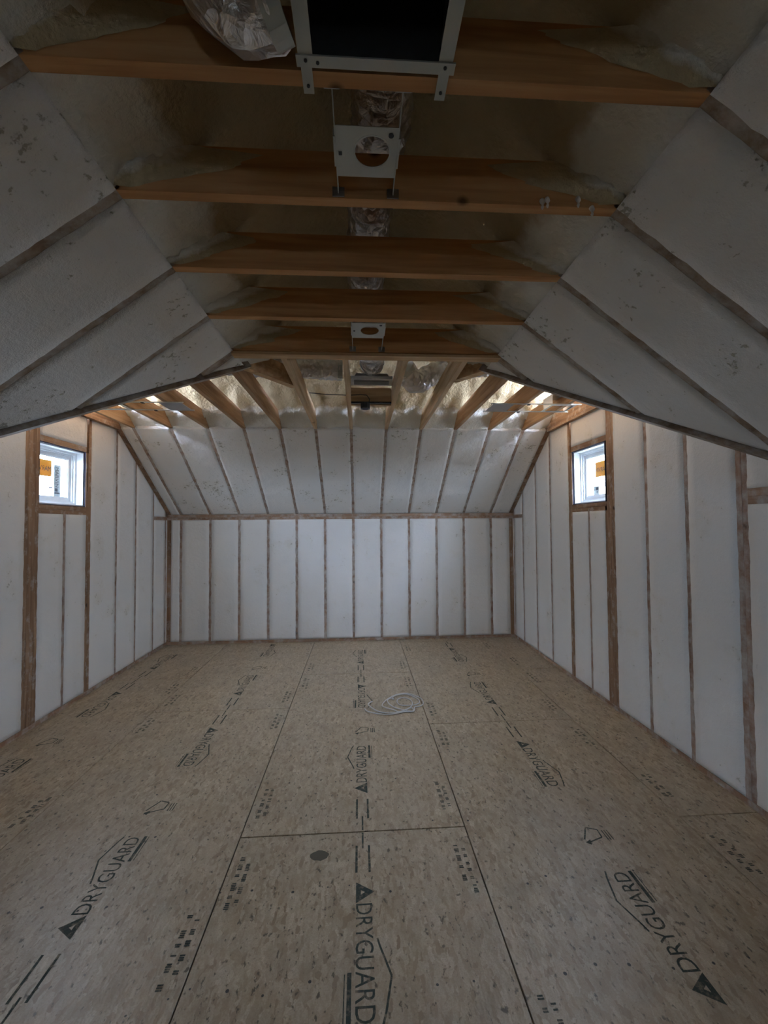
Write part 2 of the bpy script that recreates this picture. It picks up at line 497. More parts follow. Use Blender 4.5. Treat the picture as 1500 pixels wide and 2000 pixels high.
XSEAM = [XL - 0.1, -1.8655, -0.6465, 0.5725, 1.806, XR + 0.1]
YSEAM = [[2.34], [1.497, 3.935], [2.343, 4.781], [1.105, 3.540, 5.978], [2.338, 4.78]]
rnd = random.Random(4)
G = 0.0028
for k in range(5):
    ys = [y for y in YSEAM[k]]
    while ys[0] - 2.438 > YN: ys.insert(0, ys[0] - 2.438)
    while ys[-1] + 2.438 < YB: ys.append(ys[-1] + 2.438)
    if k == 0: pass
    ys = [YN - 0.1] + ys + [YB + 0.1]
    for y0, y1 in zip(ys[:-1], ys[1:]):
        m = MB()
        x0, x1 = XSEAM[k] + G, XSEAM[k+1] - G
        a, b, e, zt = y0 + G, y1 - G, 0.0015, 0.0
        dz = rnd.uniform(-0.0008, 0.0)
        m.add([(x0,a,-0.024),(x1,a,-0.024),(x1,b,-0.024),(x0,b,-0.024),
               (x0,a,dz-e),(x1,a,dz-e),(x1,b,dz-e),(x0,b,dz-e),
               (x0+e,a+e,dz),(x1-e,a+e,dz),(x1-e,b-e,dz),(x0+e,b-e,dz)],
              [(3,2,1,0),(0,1,5,4),(1,2,6,5),(2,3,7,6),(3,0,4,7),(4,5,9,8),(5,6,10,9),(6,7,11,10),(7,4,8,11),(8,9,10,11)])
        pan = m.build('osb_panel', OSB, floor)
        z = dz + 0.0006
        p = MB(); xc = XSEAM[k] + 0.61 + 0.045
        if k == 0: xc = -2.43
        full0, full1 = y0 > YN, y1 < YB
        b1 = y1 if full1 else y0 + 2.438
        b0 = y0 if full0 else y1 - 2.438
        if k < 4:
            if b0 + 0.33 > 0.3 and b0 + 0.33 < YB - 0.3:
                logo(p, xc, b0 + 0.325, 1, z)
            if 0.3 < b1 - 0.33 - 0.56 and b1 - 0.33 < YB - 0.02:
                logo(p, xc, b1 - 0.325, -1, z)
        for end, d in ((b0, 1), (b1, -1)):
            if k < 4 and 0.3 < end + d*0.1 < YB - 0.25:
                for sx in (-0.032, 0.032):
                    strip(p, (xc + sx, end + d*0.10, z), (xc + sx, end + d*0.27, z), 0.011)
                strip(p, (xc, end + d*0.01, z), (xc, end + d*0.12, z), 0.009)
            for xe, sg in ((XSEAM[k], 1), (XSEAM[k+1], -1)):
                if 0.4 < end + d*0.3 < YB - 0.2 and not (k == 0 and sg == 1) and not (k == 4 and sg == -1):
                    marks(p, xe + sg*(0.055 if sg > 0 else 0.085), end + d*rnd.uniform(0.10, 0.14), d, z, rnd)
        # worn recycling-loop stamp in the middle of the sheet
        ym = (b0 + b1)/2 - 0.09
        if 0.5 < ym < YB - 0.4 and k < 4:
            pts = [(xc - 0.05, ym - 0.03), (xc + 0.0, ym + 0.055), (xc + 0.055, ym + 0.035), (xc + 0.05, ym - 0.02), (xc - 0.035, ym - 0.05)]
            for i in range(4): strip(p, (*pts[i], z), (*pts[i+1], z), 0.008)
            p.add([(xc-0.035-0.02, ym-0.05, z), (xc-0.03, ym-0.068, z), (xc-0.02, ym-0.03, z)], [(0, 1, 2)])
            for q in range(3): strip(p, (xc + 0.075 + q*0.014, ym - 0.04, z), (xc + 0.075 + q*0.014, ym + 0.03, z), 0.006)
        if p.f: p.build('stamped_print', INK, pan, fix=False)
        q = MB()
        yy = y0 + 0.05
        while yy < y1:
            for j in range(9):
                xx = XSEAM[k] + 0.03 + j*0.145 + rnd.uniform(-0.03, 0.03)
                if xx > XSEAM[k+1] - 0.02 or not (0.6 < yy < YB) or not (XL < xx < XR): continue
                if rnd.random() < 0.45: continue
                q.disc((xx, yy + rnd.uniform(-0.03, 0.03), z + 0.0004), rnd.uniform(0.004, 0.0075), 7)
            yy += 0.4064
        if q.f: q.build('nail_heads', NAIL, pan, fix=False, kind='stuff')

# ground outside, one storey down
ground = one(lambda m: m.box((-60, -60, -3.3), (60, 60, -3.2)), 'ground', plain('gravel_yard', (0.27, 0.26, 0.24), 0.95), kind='structure')

# ================================================================== WALLS
def side_top(y, left):
    """height of the ceiling line over a side wall"""
    w = (XA - XL) if left else (XR - XB)
    zlow = ZC - PITCHR*w
    if y <= YV - w: return zlow
    if y <= YV: return ZC - PITCHR*(YV - y)
    if y <= YS: return ZC
    return ZC - SFAR*(y - YS)

def build_side(left):
    x = XL if left else XR
    sg = -1 if left else 1                      # outward
    key = 'L' if left else 'R'
    wy0, wy1, wz0, wz1 = WIN[key]
    m = MB()
    # sheathing with the window hole, outside the studs
    ys = [YN] + [YN + (YB + 0.2 - YN)*i/40 for i in range(1, 40)] + [YB + 0.2]
    ys = sorted(set([y for y in ys if not (wy0 < y < wy1)] + [wy0, wy1]))
    for a, b in zip(ys[:-1], ys[1:]):
        za, zb = side_top(min(a, YB), left) + 0.25, side_top(min(b, YB), left) + 0.25
        if a >= YB: za = zb = 2.2
        for z0a, z0b, z1a, z1b in ([(-0.2, -0.2, wz0, wz0), (wz1, wz1, za, zb)] if a >= wy0 - 1e-6 and b <= wy1 + 1e-6 else [(-0.2, -0.2, za, zb)]):
            m.prism([(x + sg*0.14, a, z0a), (x + sg*0.14, b, z0b), (x + sg*0.14, b, z1b), (x + sg*0.14, a, z1a)], (sg*0.02, 0, 0))
    wall = m.build('wall_left' if left else 'wall_right', CONC, kind='structure')
    D = 0.138
    def stud(y, w=0.038, z0=0.038, z1=None, mat=STUD_V, name='stud', proud=0.0):
        a, b = y - w/2, y + w/2
        ta = side_top(a, left) if z1 is None else z1; tb = side_top(b, left) if z1 is None else z1
        mm = MB(); xi = x - sg*proud
        mm.prism([(xi, a, z0), (xi, b, z0), (xi, b, tb), (xi, a, ta)], (sg*(D + proud), 0, 0))
        return mm.build(name, mat, wall)
    def rail(y0, y1, z0, z1, name, mat=FRAME_Y, proud=0.001):
        mm = MB(); mm.box((x - sg*proud, y0, z0), (x + sg*D, y1, z1)); return mm.build(name, mat, wall)
    stops = []   # solid spans on the full-height line
    if left:
        for i, y in enumerate((3.600, 3.6385, 3.677, 3.7155)): stud(y, mat=FRAME_V, proud=0.001*(i % 2))
        stops.append((3.581, 3.735))
        near, far = 3.735, 4.352
        stud(4.371, mat=FRAME_V, z1=wz1); stud(4.4095, mat=FRAME_V, proud=0.001); stops.append((4.352, 4.429))
        singles = [4.88, 5.29, 5.73, 6.085, 3.19, 2.78, 2.37, 1.96, 1.4, 0.3]
    else:
        for i, y in enumerate((3.643, 3.6815, 3.72)): stud(y, mat=FRAME_V, proud=0.001*(i % 2))
        stud(3.757, z1=wz0 - 0.0, w=0.034, mat=FRAME_V)
        stops.append((3.624, 3.739))
        near, far = 3.739, 4.372
        stud(4.391, mat=FRAME_V, z1=wz1); stud(4.4295, mat=FRAME_V, proud=0.001); stops.append((4.372, 4.449))
        singles = [4.89, 5.31, 5.75, 6.085, 3.21, 2.80, 1.98, 1.4, 0.3]
        stud(2.355); stud(2.394, proud=0.001); stops.append((2.336, 2.413))
    for y in singles: stud(y); stops.append((y - 0.019, y + 0.019))
    # window frame lumber
    rail(near, far, wz1 + 0.004, wz1 + 0.055, 'window_header')
    rail(near, far, wz0 - 0.042, wz0 - 0.004, 'rough_sill')
    rail(near, far, wz0 - 0.081, wz0 - 0.043, 'rough_sill', proud=0.0)
    stud(4.05, z1=wz0 - 0.081, name='cripple_stud')
    if not left:
        rail(1.999, 2.336, 1.82, 1.865, 'blocking', STUD_Y); rail(1.999, 2.336, 1.773, 1.819, 'blocking', STUD_Y)
    rail(5.749 if left else 5.769, YB, ZP0, ZP1 - 0.03, 'blocking', STUD_Y)
    # bottom plate
    mm = MB(); mm.box((x - sg*0.004, YN, 0.0), (x + sg*D, YB, 0.038)); mm.build('bottom_plate', STUD_Y, wall)
    # end joist along the ceiling edge and rafter on the far rake
    mm = MB(); mm.box((x, YV, ZC - 0.02), (x - sg*0.05, YS, ZC + 0.16)); mm.build('end_joist', FRAME_Y, wall)
    mm = MB(); mm.bar((x - sg*0.03, YS, ZC - 0.004), (x - sg*0.03, YB, ZP1 - 0.004), (1, 0, 0), (0, SFAR, 1), 0.056, 0.10)
    mm.build('end_rafter', FRAME_Y, wall)
    # foam bays
    P = lambda s, t: (x, s, t)
    nrm = (-sg, 0, 0)
    stops.sort()
    edges = [(YN, YN)] + [s for s in stops] + [(YB, YB)]
    sd = 3.0 if left else 40.0
    for (a0, a1), (b0, b1) in zip(edges[:-1], edges[1:]):
        if b0 - a1 < 0.02: continue
        top = lambda s: side_top(s, left) - 0.002
        sd += 1.3
        wn = (a1 < 4.05 < b0)
        if wn:
            for c0, c1 in ((near, 4.031), (4.069, far)):
                foam_bay(wall, P, nrm, c0 if left or c0 != near else 3.774, c1, 0.04, wz0 - 0.082, seed=sd + c0)
            foam_bay(wall, P, nrm, near, far, wz1 + 0.056, top, seed=sd + 7)
        elif not left and abs(b0 - 2.336) < 1e-3:
            foam_bay(wall, P, nrm, a1, b0, 0.04, 1.772, seed=sd); foam_bay(wall, P, nrm, a1, b0, 1.866, top, seed=sd)
        elif a1 > 5.7 and b0 < 6.12:
            foam_bay(wall, P, nrm, a1, b0, 0.04, ZP0, seed=sd); foam_bay(wall, P, nrm, a1, b0, ZP1 - 0.03, top, seed=sd)
        elif a1 > 6.05:
            foam_bay(wall, P, nrm, a1, b0, 0.04, ZP0, seed=sd)
        else:
            foam_bay(wall, P, nrm, a1, b0, 0.04, top, seed=sd, step=0.06 if a1 > 0 else 0.12, mat=FOAM if a1 > 1.5 else UNSEEN_DARK)  # unseen near bays kept dark so they bounce less light
    return wall
wall_left = build_side(True)
wall_right = build_side(False)

# far wall
wall_back = one(lambda m: m.box((XL-0.2, YB+0.14, -0.2), (XR+0.2, YB+0.16, 2.1)), 'wall_back', CONC, kind='structure')
SX = [-2.5264 + 0.4064*k for k in range(12)]
for x in [XL + 0.03] + SX + [XR - 0.03]:
    w = 0.058 if x in (XL + 0.03, XR - 0.03) else 0.038
    mt = FRAME_V if w > 0.05 else STUD_V
    one(lambda m: m.box((x-w/2, YB - (0.003 if w > 0.05 else 0), 0.038), (x+w/2, YB+0.138, ZP0)), 'stud', mt, wall_back)
one(lambda m: m.box((XL, YB-0.004, 0), (XR, YB+0.138, 0.038)), 'bottom_plate', STUD_X, wall_back)
one(lambda m: m.box((XL, YB-0.002, ZP0), (XR, YB+0.138, ZP0+0.038)), 'top_plate', STUD_X, wall_back)
one(lambda m: m.box((XL, YB-0.001, ZP0+0.0385), (XR, YB+0.138, ZP1+0.002)), 'top_plate', STUD_X, wall_back)
ed = [XL + 0.059] + SX + [XR - 0.059]
for i in range(len(ed) - 1):
    a = ed[i] + (0.019 if i else 0); b = ed[i+1] - (0.019 if i < len(ed) - 2 else 0)
    foam_bay(wall_back, lambda s, t: (s, YB, t), (0, -1, 0), a, b, 0.04, ZP0, seed=70 + i*2.1)

# wall behind the camera
def front(m):
    a, b, c, d = FW
    m.box((XL-0.2, YN-0.1, -0.2), (a, YN, 3.7)); m.box((b, YN-0.1, -0.2), (XR+0.2, YN, 3.7))
    m.box((a, YN-0.1, -0.2), (b, YN, c)); m.box((a, YN-0.1, d), (b, YN, 3.7))
wall_front = one(front, 'wall_front', UNSEEN_DARK, kind='structure')

# ================================================================== CEILING
JH = 0.16
JY = [0.611, 1.017, 1.414, 1.826, 2.243]
def vz(x, y):
    xc = (XA + XB)/2; zr1 = ZC + PITCHR*(XB - XA)/2
    yc = (YV + YS)/2; zr2 = ZC + PITCHR*(YS - YV)/2
    z2 = zr2 - (PITCHR if y < yc else SFAR)*abs(y - yc)*(1.0 if y < yc else (zr2 - ZC)/(SFAR*(YS - yc)))
    if y > YS: z2 = ZC - SFAR*(y - YS)
    z1 = zr1 - PITCHR*abs(x - xc) if y < yc else -9
    return max(z1, z2)

def heightfield(x0, x1, y0, y1, step, zf, keep):
    nx, ny = int(round((x1-x0)/step)), int(round((y1-y0)/step))
    vs, vals = [], []
    for j in range(ny+1):
        for i in range(nx+1):
            x, y = x0 + (x1-x0)*i/nx, y0 + (y1-y0)*j/ny
            vs.append((x, y, zf(x, y))); vals.append(vz(x, y))
    fs = []
    for j in range(ny):
        for i in range(nx):
            q = (j*(nx+1)+i, j*(nx+1)+i+1, (j+1)*(nx+1)+i+1, (j+1)*(nx+1)+i)
            if keep([vals[k] for k in q]): fs.append(q)
    return vs, fs, vals

# roof deck closes the building above the foam
m = MB(); vs, fs, _ = heightfield(XL-0.25, XR+0.25, YN-0.15, YB+0.25, 0.1, lambda x, y: vz(x, y) + 0.24, lambda v: True)
m.add(vs, fs)
roof = m.build('roof', CONC, kind='structure')

# lumpy foam on the roof underside above the joists
def lump(x, y):
    z = vz(x, y); p = (x, y, 0)
    low = max(0.0, min(1.0, 1.0 - (z - ZC)/0.34))          # 1 at the foot of the vault, 0 higher up
    h = nz(p, 3.2, 0.03, 2) + nz(p, 9, 0.024, 8) + nz(p, 22, 0.014, 5) + nz(p, 45, 0.007, 6)
    yc = (YV + YS)/2
    near = y < 2.75 and XA - 0.1 < x < XB + 0.1
    if near: d = min(abs(y - q) for q in JY + [2.702])
    else: d = min(abs(x - q) for q in SX)
    k = max(0.0, min(1.0, (z - ZC - 0.015)/0.09)); k = k*k*(3 - 2*k)
    climb = k*0.085*math.exp(-(d/0.05)**2)*low**0.7*(1 + nz(p, 7, 0.8, 14))
    belly = -0.03*low + 0.035*low*max(0.0, 1 - d/0.2)
    r = z + 0.03 + h*(0.6 + 0.7*low) - climb*(1.0 if near else 0.8) + belly*k
    return max(r, z + 0.012) if k < 1 else max(r, z - 0.09)
m = MB(); vs, fs, vals = heightfield(XL, XR, 0.2, YS + 0.06, 0.026, lump, lambda v: max(v) > ZC - 0.02)
m.add(vs, fs)
me = bpy.data.meshes.new('ceiling'); me.from_pydata(m.v, [], m.f)
at = me.attributes.new('whiteness', 'FLOAT', 'POINT')
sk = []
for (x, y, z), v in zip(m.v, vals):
    t = 1.0 - (v - ZC)/(0.30 if y > 2.75 else 0.26)  # white at the foot, shadow tan higher up
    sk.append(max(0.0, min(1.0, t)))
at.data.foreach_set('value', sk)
bm = bmesh.new(); bm.from_mesh(me)
bmesh.ops.delete(bm, geom=[v for v in bm.verts if not v.link_faces], context='VERTS'); bm.to_mesh(me); bm.free()
for p in me.polygons: p.use_smooth = True
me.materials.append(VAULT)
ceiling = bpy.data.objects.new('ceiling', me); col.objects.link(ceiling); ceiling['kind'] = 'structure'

# near-wing joists, across the room
for y in JY:
    one(lambda m: m.prism([(XA-0.02, y-0.019, ZC), (XB+0.02, y-0.019, ZC), (XB-JH/PITCHR+0.03, y-0.019, ZC+JH), (XA+JH/PITCHR-0.03, y-0.019, ZC+JH)], (0, 0.038, 0)), 'ceiling_joist', JOIST_X, ceiling)
for y in (2.683, 2.7215):
    one(lambda m: m.prism([(XA-0.02, y-0.019, ZC - (0.004 if y > 2.7 else 0)), (XB+0.02, y-0.019, ZC), (XB-JH/PITCHR+0.03, y-0.019, ZC+JH), (XA+JH/PITCHR-0.03, y-0.019, ZC+JH)], (0, 0.038, 0)), 'header_joist', JOIST_X if y < 2.7 else PALE_X, ceiling)
one(lambda m: m.box((XA-0.01, 2.665, ZC-0.022), (XB+0.02, 2.739, ZC-0.0045)), 'furring_strip', PALE_X, ceiling)
# cross-wing joists, away from the camera
for k, x in enumerate(SX):
    y0 = 2.742 if XA < x < XB else YV
    mt = PALE_Y if k in (5, 6, 7, 8) else JOIST_Y
    one(lambda m: m.prism([(x-0.019, y0, ZC), (x-0.019, YS+0.01, ZC), (x-0.019, YS-JH/SFAR+0.02, ZC+JH), (x-0.019, y0, ZC+JH)], (0.038, 0, 0)), 'ceiling_joist', mt, ceiling)
# blocking boards
one(lambda m: m.box((SX[6]+0.02, 3.85, ZC), (SX[7]-0.02, 3.888, ZC+JH)), 'blocking', PALE_X, ceiling)
one(lambda m: m.bar((XA-0.02, YV, ZC), (SX[5]-0.02, 3.38, ZC), (0.8, -0.6, 0), (0, 0, 1), 0.06, 0.14), 'valley_board', PALE_X, ceiling)
one(lambda m: m.bar((XB+0.02, YV, ZC), (SX[8]+0.02, 3.2, ZC), (0.8, 0.6, 0), (0, 0, 1), 0.06, 0.14), 'valley_board', PALE_X, ceiling)

# foam oversprayed onto the joist faces at their ends
def overspray(y, xe, s, seed, reach=1.0):
    m = MB(); na, nb = 22, 10; vs, sk = [], []
    for j in range(nb + 1):
        for i in range(na + 1):
            a, b_ = i/na, j/nb
            # b_=0: along the roof line from the joist's lower tip upwards; b_=1: ragged inner edge
            x0_, z0_ = -0.05 + a*0.20, ZC + 0.010 + a*0.152
            w = reach*(0.09 + 0.07*math.sin(a*math.pi*0.6)**1.5 + 0.10*a) + nz((a*2, seed, 0), 2.0, 0.05) + nz((a*2, seed, 3), 7.0, 0.022)
            x_ = x0_ + b_*w; z_ = z0_ - b_*0.035*a*(1 - a*0.3)
            th = (0.026*(1 - b_)**1.2 + (1 - b_)*nz((x_*1.0, z_, seed), 18, 0.016) + 0.003)*math.sin(math.pi*(0.06 + 0.88*a))**0.6
            if j == nb: th = 0.0005
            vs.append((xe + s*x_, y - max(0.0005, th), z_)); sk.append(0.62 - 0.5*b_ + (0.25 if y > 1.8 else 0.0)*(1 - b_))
    w_ = na + 1
    m.add(vs, [(j*w_+i, j*w_+i+1, (j+1)*w_+i+1, (j+1)*w_+i) for j in range(nb) for i in range(na)])
    m.v += [(v[0], y + 0.002, v[2]) for v in vs[:w_]]; n0 = len(vs)
    m.f += [(i+1, i, n0+i, n0+i+1) for i in range(na)]
    sk += sk[:w_]
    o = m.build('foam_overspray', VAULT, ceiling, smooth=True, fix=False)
    at = o.data.attributes.new('whiteness', 'FLOAT', 'POINT'); at.data.foreach_set('value', sk)
for i, y in enumerate(JY[1:] + [2.683]):
    overspray(y - 0.0195, XA, 1, 3.0 + i*1.37, (1.0, 1.25, 0.85, 1.05, 1.1)[i])
    overspray(y - 0.0195, XB, -1, 41.0 + i*1.71, (1.2, 1.3, 1.0, 0.9, 1.15)[i])

# crumbs of set foam hanging off the second joist
for u, v in ((1058, 400), (1068, 397), (1128, 396), (1155, 414)):
    d = ray(u, v); t = 1.393/d.y; p = Vector((d.x*t, 1.393, CAM_H + d.z*t))
    one(lambda m: m.tube([p + Vector((0, 0, 0.016)), p + Vector((0.002, -0.004, 0.004)), p + Vector((0.001, -0.003, -0.010)), p + Vector((0.002, -0.001, -0.018))], 0.006, 7, lambda f, th: (0.0085, 0.008, 0.0055, 0.002)[min(3, int(f*3.01))]), 'foam_crumb', FOAM, ceiling, smooth=True)

# side slopes of the near wing
def build_slope(left):
    xa = XA if left else XB
    xw = XL if left else XR
    sg = -1 if left else 1
    run = abs(xw - xa)
    nm = 'ceiling_slope_left' if left else 'ceiling_slope_right'
    nrm = Vector((sg*-PITCHR, 0, -1)).normalized()
    P = lambda s, t: (xa + sg*t, s, ZC - PITCHR*t)
    tend = lambda y: max(0.004, min(run, YV - y - 0.07))
    root = one(lambda m: m.prism([P(YN, 0), P(YV, 0), P(YV - run, run), P(YN, run)], -nrm*0.02), nm, CONC, kind='structure')
    root.data.transform(Matrix.Translation(-nrm*0.16))
    ys = [YN, -3.0, -1.4, -0.2, 0.205] + JY + [2.702]
    for y in ys[1:]:
        w = 0.076 if y > 2.69 else 0.038
        e = tend(y) + 0.0
        one(lambda m: m.bar(P(y, -0.012), P(y, e), (0, 1, 0), -nrm, w, 0.14), 'rafter', RAFT_X, root)
    # valley rafter
    a, b = P(YV + 0.01, -0.01), P(YV - run, run)
    one(lambda m: m.bar(Vector(a) + nrm*0.006, Vector(b) + nrm*0.006, (1, -1 if left else 1, 0), -nrm, 0.10, 0.15), 'valley_rafter', RAFT_X, root)
    for i in range(len(ys)):
        w0 = 0.0 if i == 0 else (0.038 if ys[i] > 2.69 else 0.019)
        s0 = ys[i] + w0
        s1 = (ys[i+1] - (0.038 if ys[i+1] > 2.69 else 0.019)) if i + 1 < len(ys) else YV - 0.012
        foam_bay(root, P, nrm, s0, s1, 0.0, tend, step=0.05 if s0 > 0.5 else 0.15, rough=1.5, seed=(100 if left else 140) + i*1.9, lap=0.003, name='foam_bay' if s0 > 0.55 else 'unseen_dark_sheathing', mat=FOAM_CEIL if s0 > 0.55 else UNSEEN_DARK)
    # the hidden slope of the cross wing on the far side of the valley
    hx = [P(YV, 0), (xw, YV, ZC), P(YV - run, run)]
    one(lambda m: m.prism(hx, (0, -0.02, 0.03)), 'foam_bay', FOAM, root)
    return root
build_slope(True); build_slope(False)

# far slope
SLN = Vector((0, -SFAR, -1)).normalized()
slope_back = one(lambda m: m.prism([(XL, YS, ZC), (XR, YS, ZC), (XR, YB, ZP1), (XL, YB, ZP1)], -SLN*0.02), 'ceiling_slope_back', CONC, kind='structure')
slope_back.data.transform(Matrix.Translation(-SLN*0.16))
PF = lambda s, t: (s, YB - t*(YB - YS), ZP1 + t*(ZC - ZP1))
for x in SX:
    one(lambda m: m.bar(PF(x, 0), PF(x, 1.0), (1, 0, 0), -SLN, 0.038, 0.14), 'rafter', RAFT_Y, slope_back)
for i in range(len(ed) - 1):
    a = ed[i] + (0.019 if i else 0); b = ed[i+1] - (0.019 if i < len(ed) - 2 else 0)
    m0 = foam_bay(slope_back, PF, SLN, a, b, 0.0, 1.0, step=0.03, rough=1.6, seed=180 + i*1.7, lap=0.003, mat=FOAM_CEIL)

# ================================================================== WINDOWS
def build_window(n, left):
    key = 'L' if left else 'R'
    y0, y1, z0, z1 = WIN[key]
    x = XL if left else XR
    sg = -1 if left else 1
    root = empty('window_%d' % n, (x, (y0+y1)/2, z0)); root['kind'] = 'structure'
    def ring(a, b, w, d0, d1, name, mat, parent=root):
        """four boards around an opening: w wide, from depth d0 to d1 outside the wall face"""
        (ya, yb), (za, zb) = a, b
        m = MB(); xx0, xx1 = x + sg*d0, x + sg*d1
        m.box((xx0, ya, za), (xx1, ya+w, zb)); m.box((xx0, yb-w, za), (xx1, yb, zb))
        m.box((xx0, ya+w, za), (xx1, yb-w, za+w)); m.box((xx0, ya+w, zb-w), (xx1, yb-w, zb))
        local(root, m)
        return m.build(name, mat, parent)
    ring((y0-0.012, y1+0.012), (z0-0.006, z1+0.006), 0.010, 0.006, 0.13, 'gasket', DARKGAP)
    e = 0.002
    ring((y0+e, y1-e), (z0+e, z1-e), 0.012, 0.020, 0.125, 'jamb_liner', VINYL)
    i = 0.014
    ring((y0+i, y1-i), (z0+i, z1-i), 0.020, 0.085, 0.15, 'frame', VINYL)
    i = 0.034
    ring((y0+i, y1-i), (z0+i, z1-i), 0.014, 0.100, 0.15, 'glazing_stop', VINYL)
    i = 0.048
    sash = ring((y0+i, y1-i), (z0+i, z1-i), 0.034, 0.115, 0.155, 'sash', VINYL)
    ring((y0+i+0.034, y1-i-0.034), (z0+i+0.034, z1-i-0.034), 0.008, 0.122, 0.15, 'glazing_bead', VINYL, sash)
    m = MB(); m.box((x+sg*0.136, y0+0.08, z0+0.08), (x+sg*0.140, y1-0.08, z1-0.08)); local(root, m)
    pane = m.build('pane', GLASS, root)
    # stickers on the outer face: their print reads from outside, so it shows reversed in here
    gx = x + sg*0.1445
    def sticker(ya, yb, za, zb, mat, name):
        m = MB(); m.box((gx, ya, za), (gx + sg*0.0008, yb, zb)); local(root, m); return m.build(name, mat, root)
    def words(par, txt, org, du, dv, L, H):
        m = MB(); put_text(m, txt, org, du, dv, L, H); local(root, m); m.build('sticker_print', STK_INK, par, fix=False)
    tx = gx - sg*0.0006
    # seen from inside, text mirrored: reading direction is reversed on screen
    out_right = Vector((0, -1, 0)) if not left else Vector((0, 1, 0))   # inside viewer's right
    rd = -out_right
    if left:
        s = sticker(3.86, 4.085, 2.135, 2.288, STK_Y, 'yellow_sticker')
        words(s, 'MARVIN', (tx, 4.075, 2.185), rd, Vector((0, 0, 1)), 0.205, 0.045)
        s = sticker(4.115, 4.205, 1.952, 2.258, STK_W, 'paper_label')
        words(s, 'MARVIN', (tx, 4.135, 2.235), Vector((0, 0, -1)), Vector((0, 1, 0)) , 0.19, 0.042)
        m = MB()
        strip(m, (tx, 4.125, 1.99), (tx, 4.195, 1.99), 0.012, Vector((1, 0, 0)))
        strip(m, (tx, 4.13, 2.02), (tx, 4.165, 2.02), 0.03, Vector((1, 0, 0)))
        strip(m, (tx, 4.04, 2.035), (tx, 4.11, 2.035), 0.012, Vector((1, 0, 0)))
        local(root, m); m.build('sticker_print', STK_INK, s, fix=False)
    else:
        s = sticker(3.95, 4.17, 2.135, 2.29, STK_Y, 'yellow_sticker')
        words(s, 'MARVIN', (tx, 3.96, 2.185), rd, Vector((0, 0, 1)), 0.205, 0.045)
        s = sticker(4.11, 4.205, 1.952, 2.045, STK_W, 'paper_label')
        m = MB()
        strip(m, (tx, 4.12, 2.02), (tx, 4.17, 2.02), 0.03, Vector((1, 0, 0)))
        strip(m, (tx, 4.18, 2.01), (tx, 4.20, 2.01), 0.012, Vector((1, 0, 0)))
        strip(m, (tx, 4.13, 1.985), (tx, 4.155, 1.985), 0.01, Vector((1, 0, 0)))
        local(root, m); m.build('sticker_print', STK_INK, s, fix=False)
build_window(1, True); build_window(2, False)
w3 = empty('window_3', ((FW[0]+FW[1])/2, YN, FW[2])); w3['kind'] = 'structure'  # unseen window, added to light joist fronts and far wall
def w3_frame(m):
    a, b, c, d = FW; t = 0.05
    for x0_, x1_ in ((a, a+t), (b-t, b), ((a+b)/2-t/2, (a+b)/2+t/2)): m.box((x0_, YN-0.09, c), (x1_, YN-0.02, d))
    m.box((a+t, YN-0.089, c), (b-t, YN-0.021, c+t)); m.box((a+t, YN-0.089, d-t), (b-t, YN-0.021, d))
m = MB(); w3_frame(m); local(w3, m); m.build('frame', VINYL, w3)
m = MB(); m.box((FW[0]+0.04, YN-0.058, FW[2]+0.04), (FW[1]-0.04, YN-0.054, FW[3]-0.04)); local(w3, m); m.build('pane', GLASS, w3)

# ================================================================== CEILING FITTINGS
# sheet-metal register box hung on rails under the nearest joists
bx = empty('register_box', (0.045, 0.79, 2.76))
tag(bx, 'open sheet metal duct box with pale steel flange at the top of the view', 'duct box')
x0, x1, y0, y1 = -0.112, 0.205, 0.640, 0.962
def fit(fn, name, mat, parent, root, **kw):
    m = MB(); fn(m); local(root, m); return m.build(name, mat, parent, **kw)
def box_walls(m):
    t = 0.002; zt = 3.10
    m.box((x0, y0, 2.768), (x0+t, y1, zt)); m.box((x1-t, y0, 2.768), (x1, y1, zt))
    m.box((x0, y0, 2.768), (x1, y0+t, zt)); m.box((x0, y1-t, 2.768), (x1, y1, zt)); m.box((x0, y0, zt), (x1, y1, zt+t))
fit(box_walls, 'box_body', plain('near_black_metal', (0.06, 0.06, 0.065), 0.45, 0.5), bx, bx)  # body metal coloured near black, darker than the other sheet metal
fit(lambda m: m.prism([(x1-0.003, y1-0.004, 2.80), (x1-0.003, y0+0.01, 2.80), (x1-0.10, y0+0.01, 3.09), (x1-0.003, y0+0.01, 3.09)], (-0.002, 0, 0)), 'reflection_sheet', STEEL_D, bx, bx)  # lighter slanted sheet stands in for the bright reflection inside the box
for xr in (x0 - 0.008, x1 + 0.006):
    r = fit(lambda m: (m.box((xr-0.017, 0.60, 2.7635), (xr+0.017, 0.955, 2.7665)), m.box((xr-0.017 if xr < 0 else xr+0.0145, 0.60, 2.7665), (xr-0.0145 if xr < 0 else xr+0.017, 0.955, 2.79))), 'hanger_rail', GALV, bx, bx)
    fit(lambda m: m.box((xr-0.013, 0.955, 2.7600), (xr+0.013, 1.040, 2.7632)), 'rail_tongue', GALV, bx, bx)
for yy in (0.952, 0.622):
    fit(lambda m: m.box((x0-0.03, yy, 2.7595), (x1+0.03, yy+0.026, 2.7634)), 'cross_flange', GALV, bx, bx)
for xr, yy in ((x0-0.008, 0.962), (x1+0.006, 0.962), (x0-0.008, 1.02), (x1+0.006, 1.02), (x0+0.02, 0.966)):
    fit(lambda m: m.tube([(xr, yy, 2.7600), (xr, yy, 2.7575)], 0.004, 8), 'screw', BLACK, bx, bx)

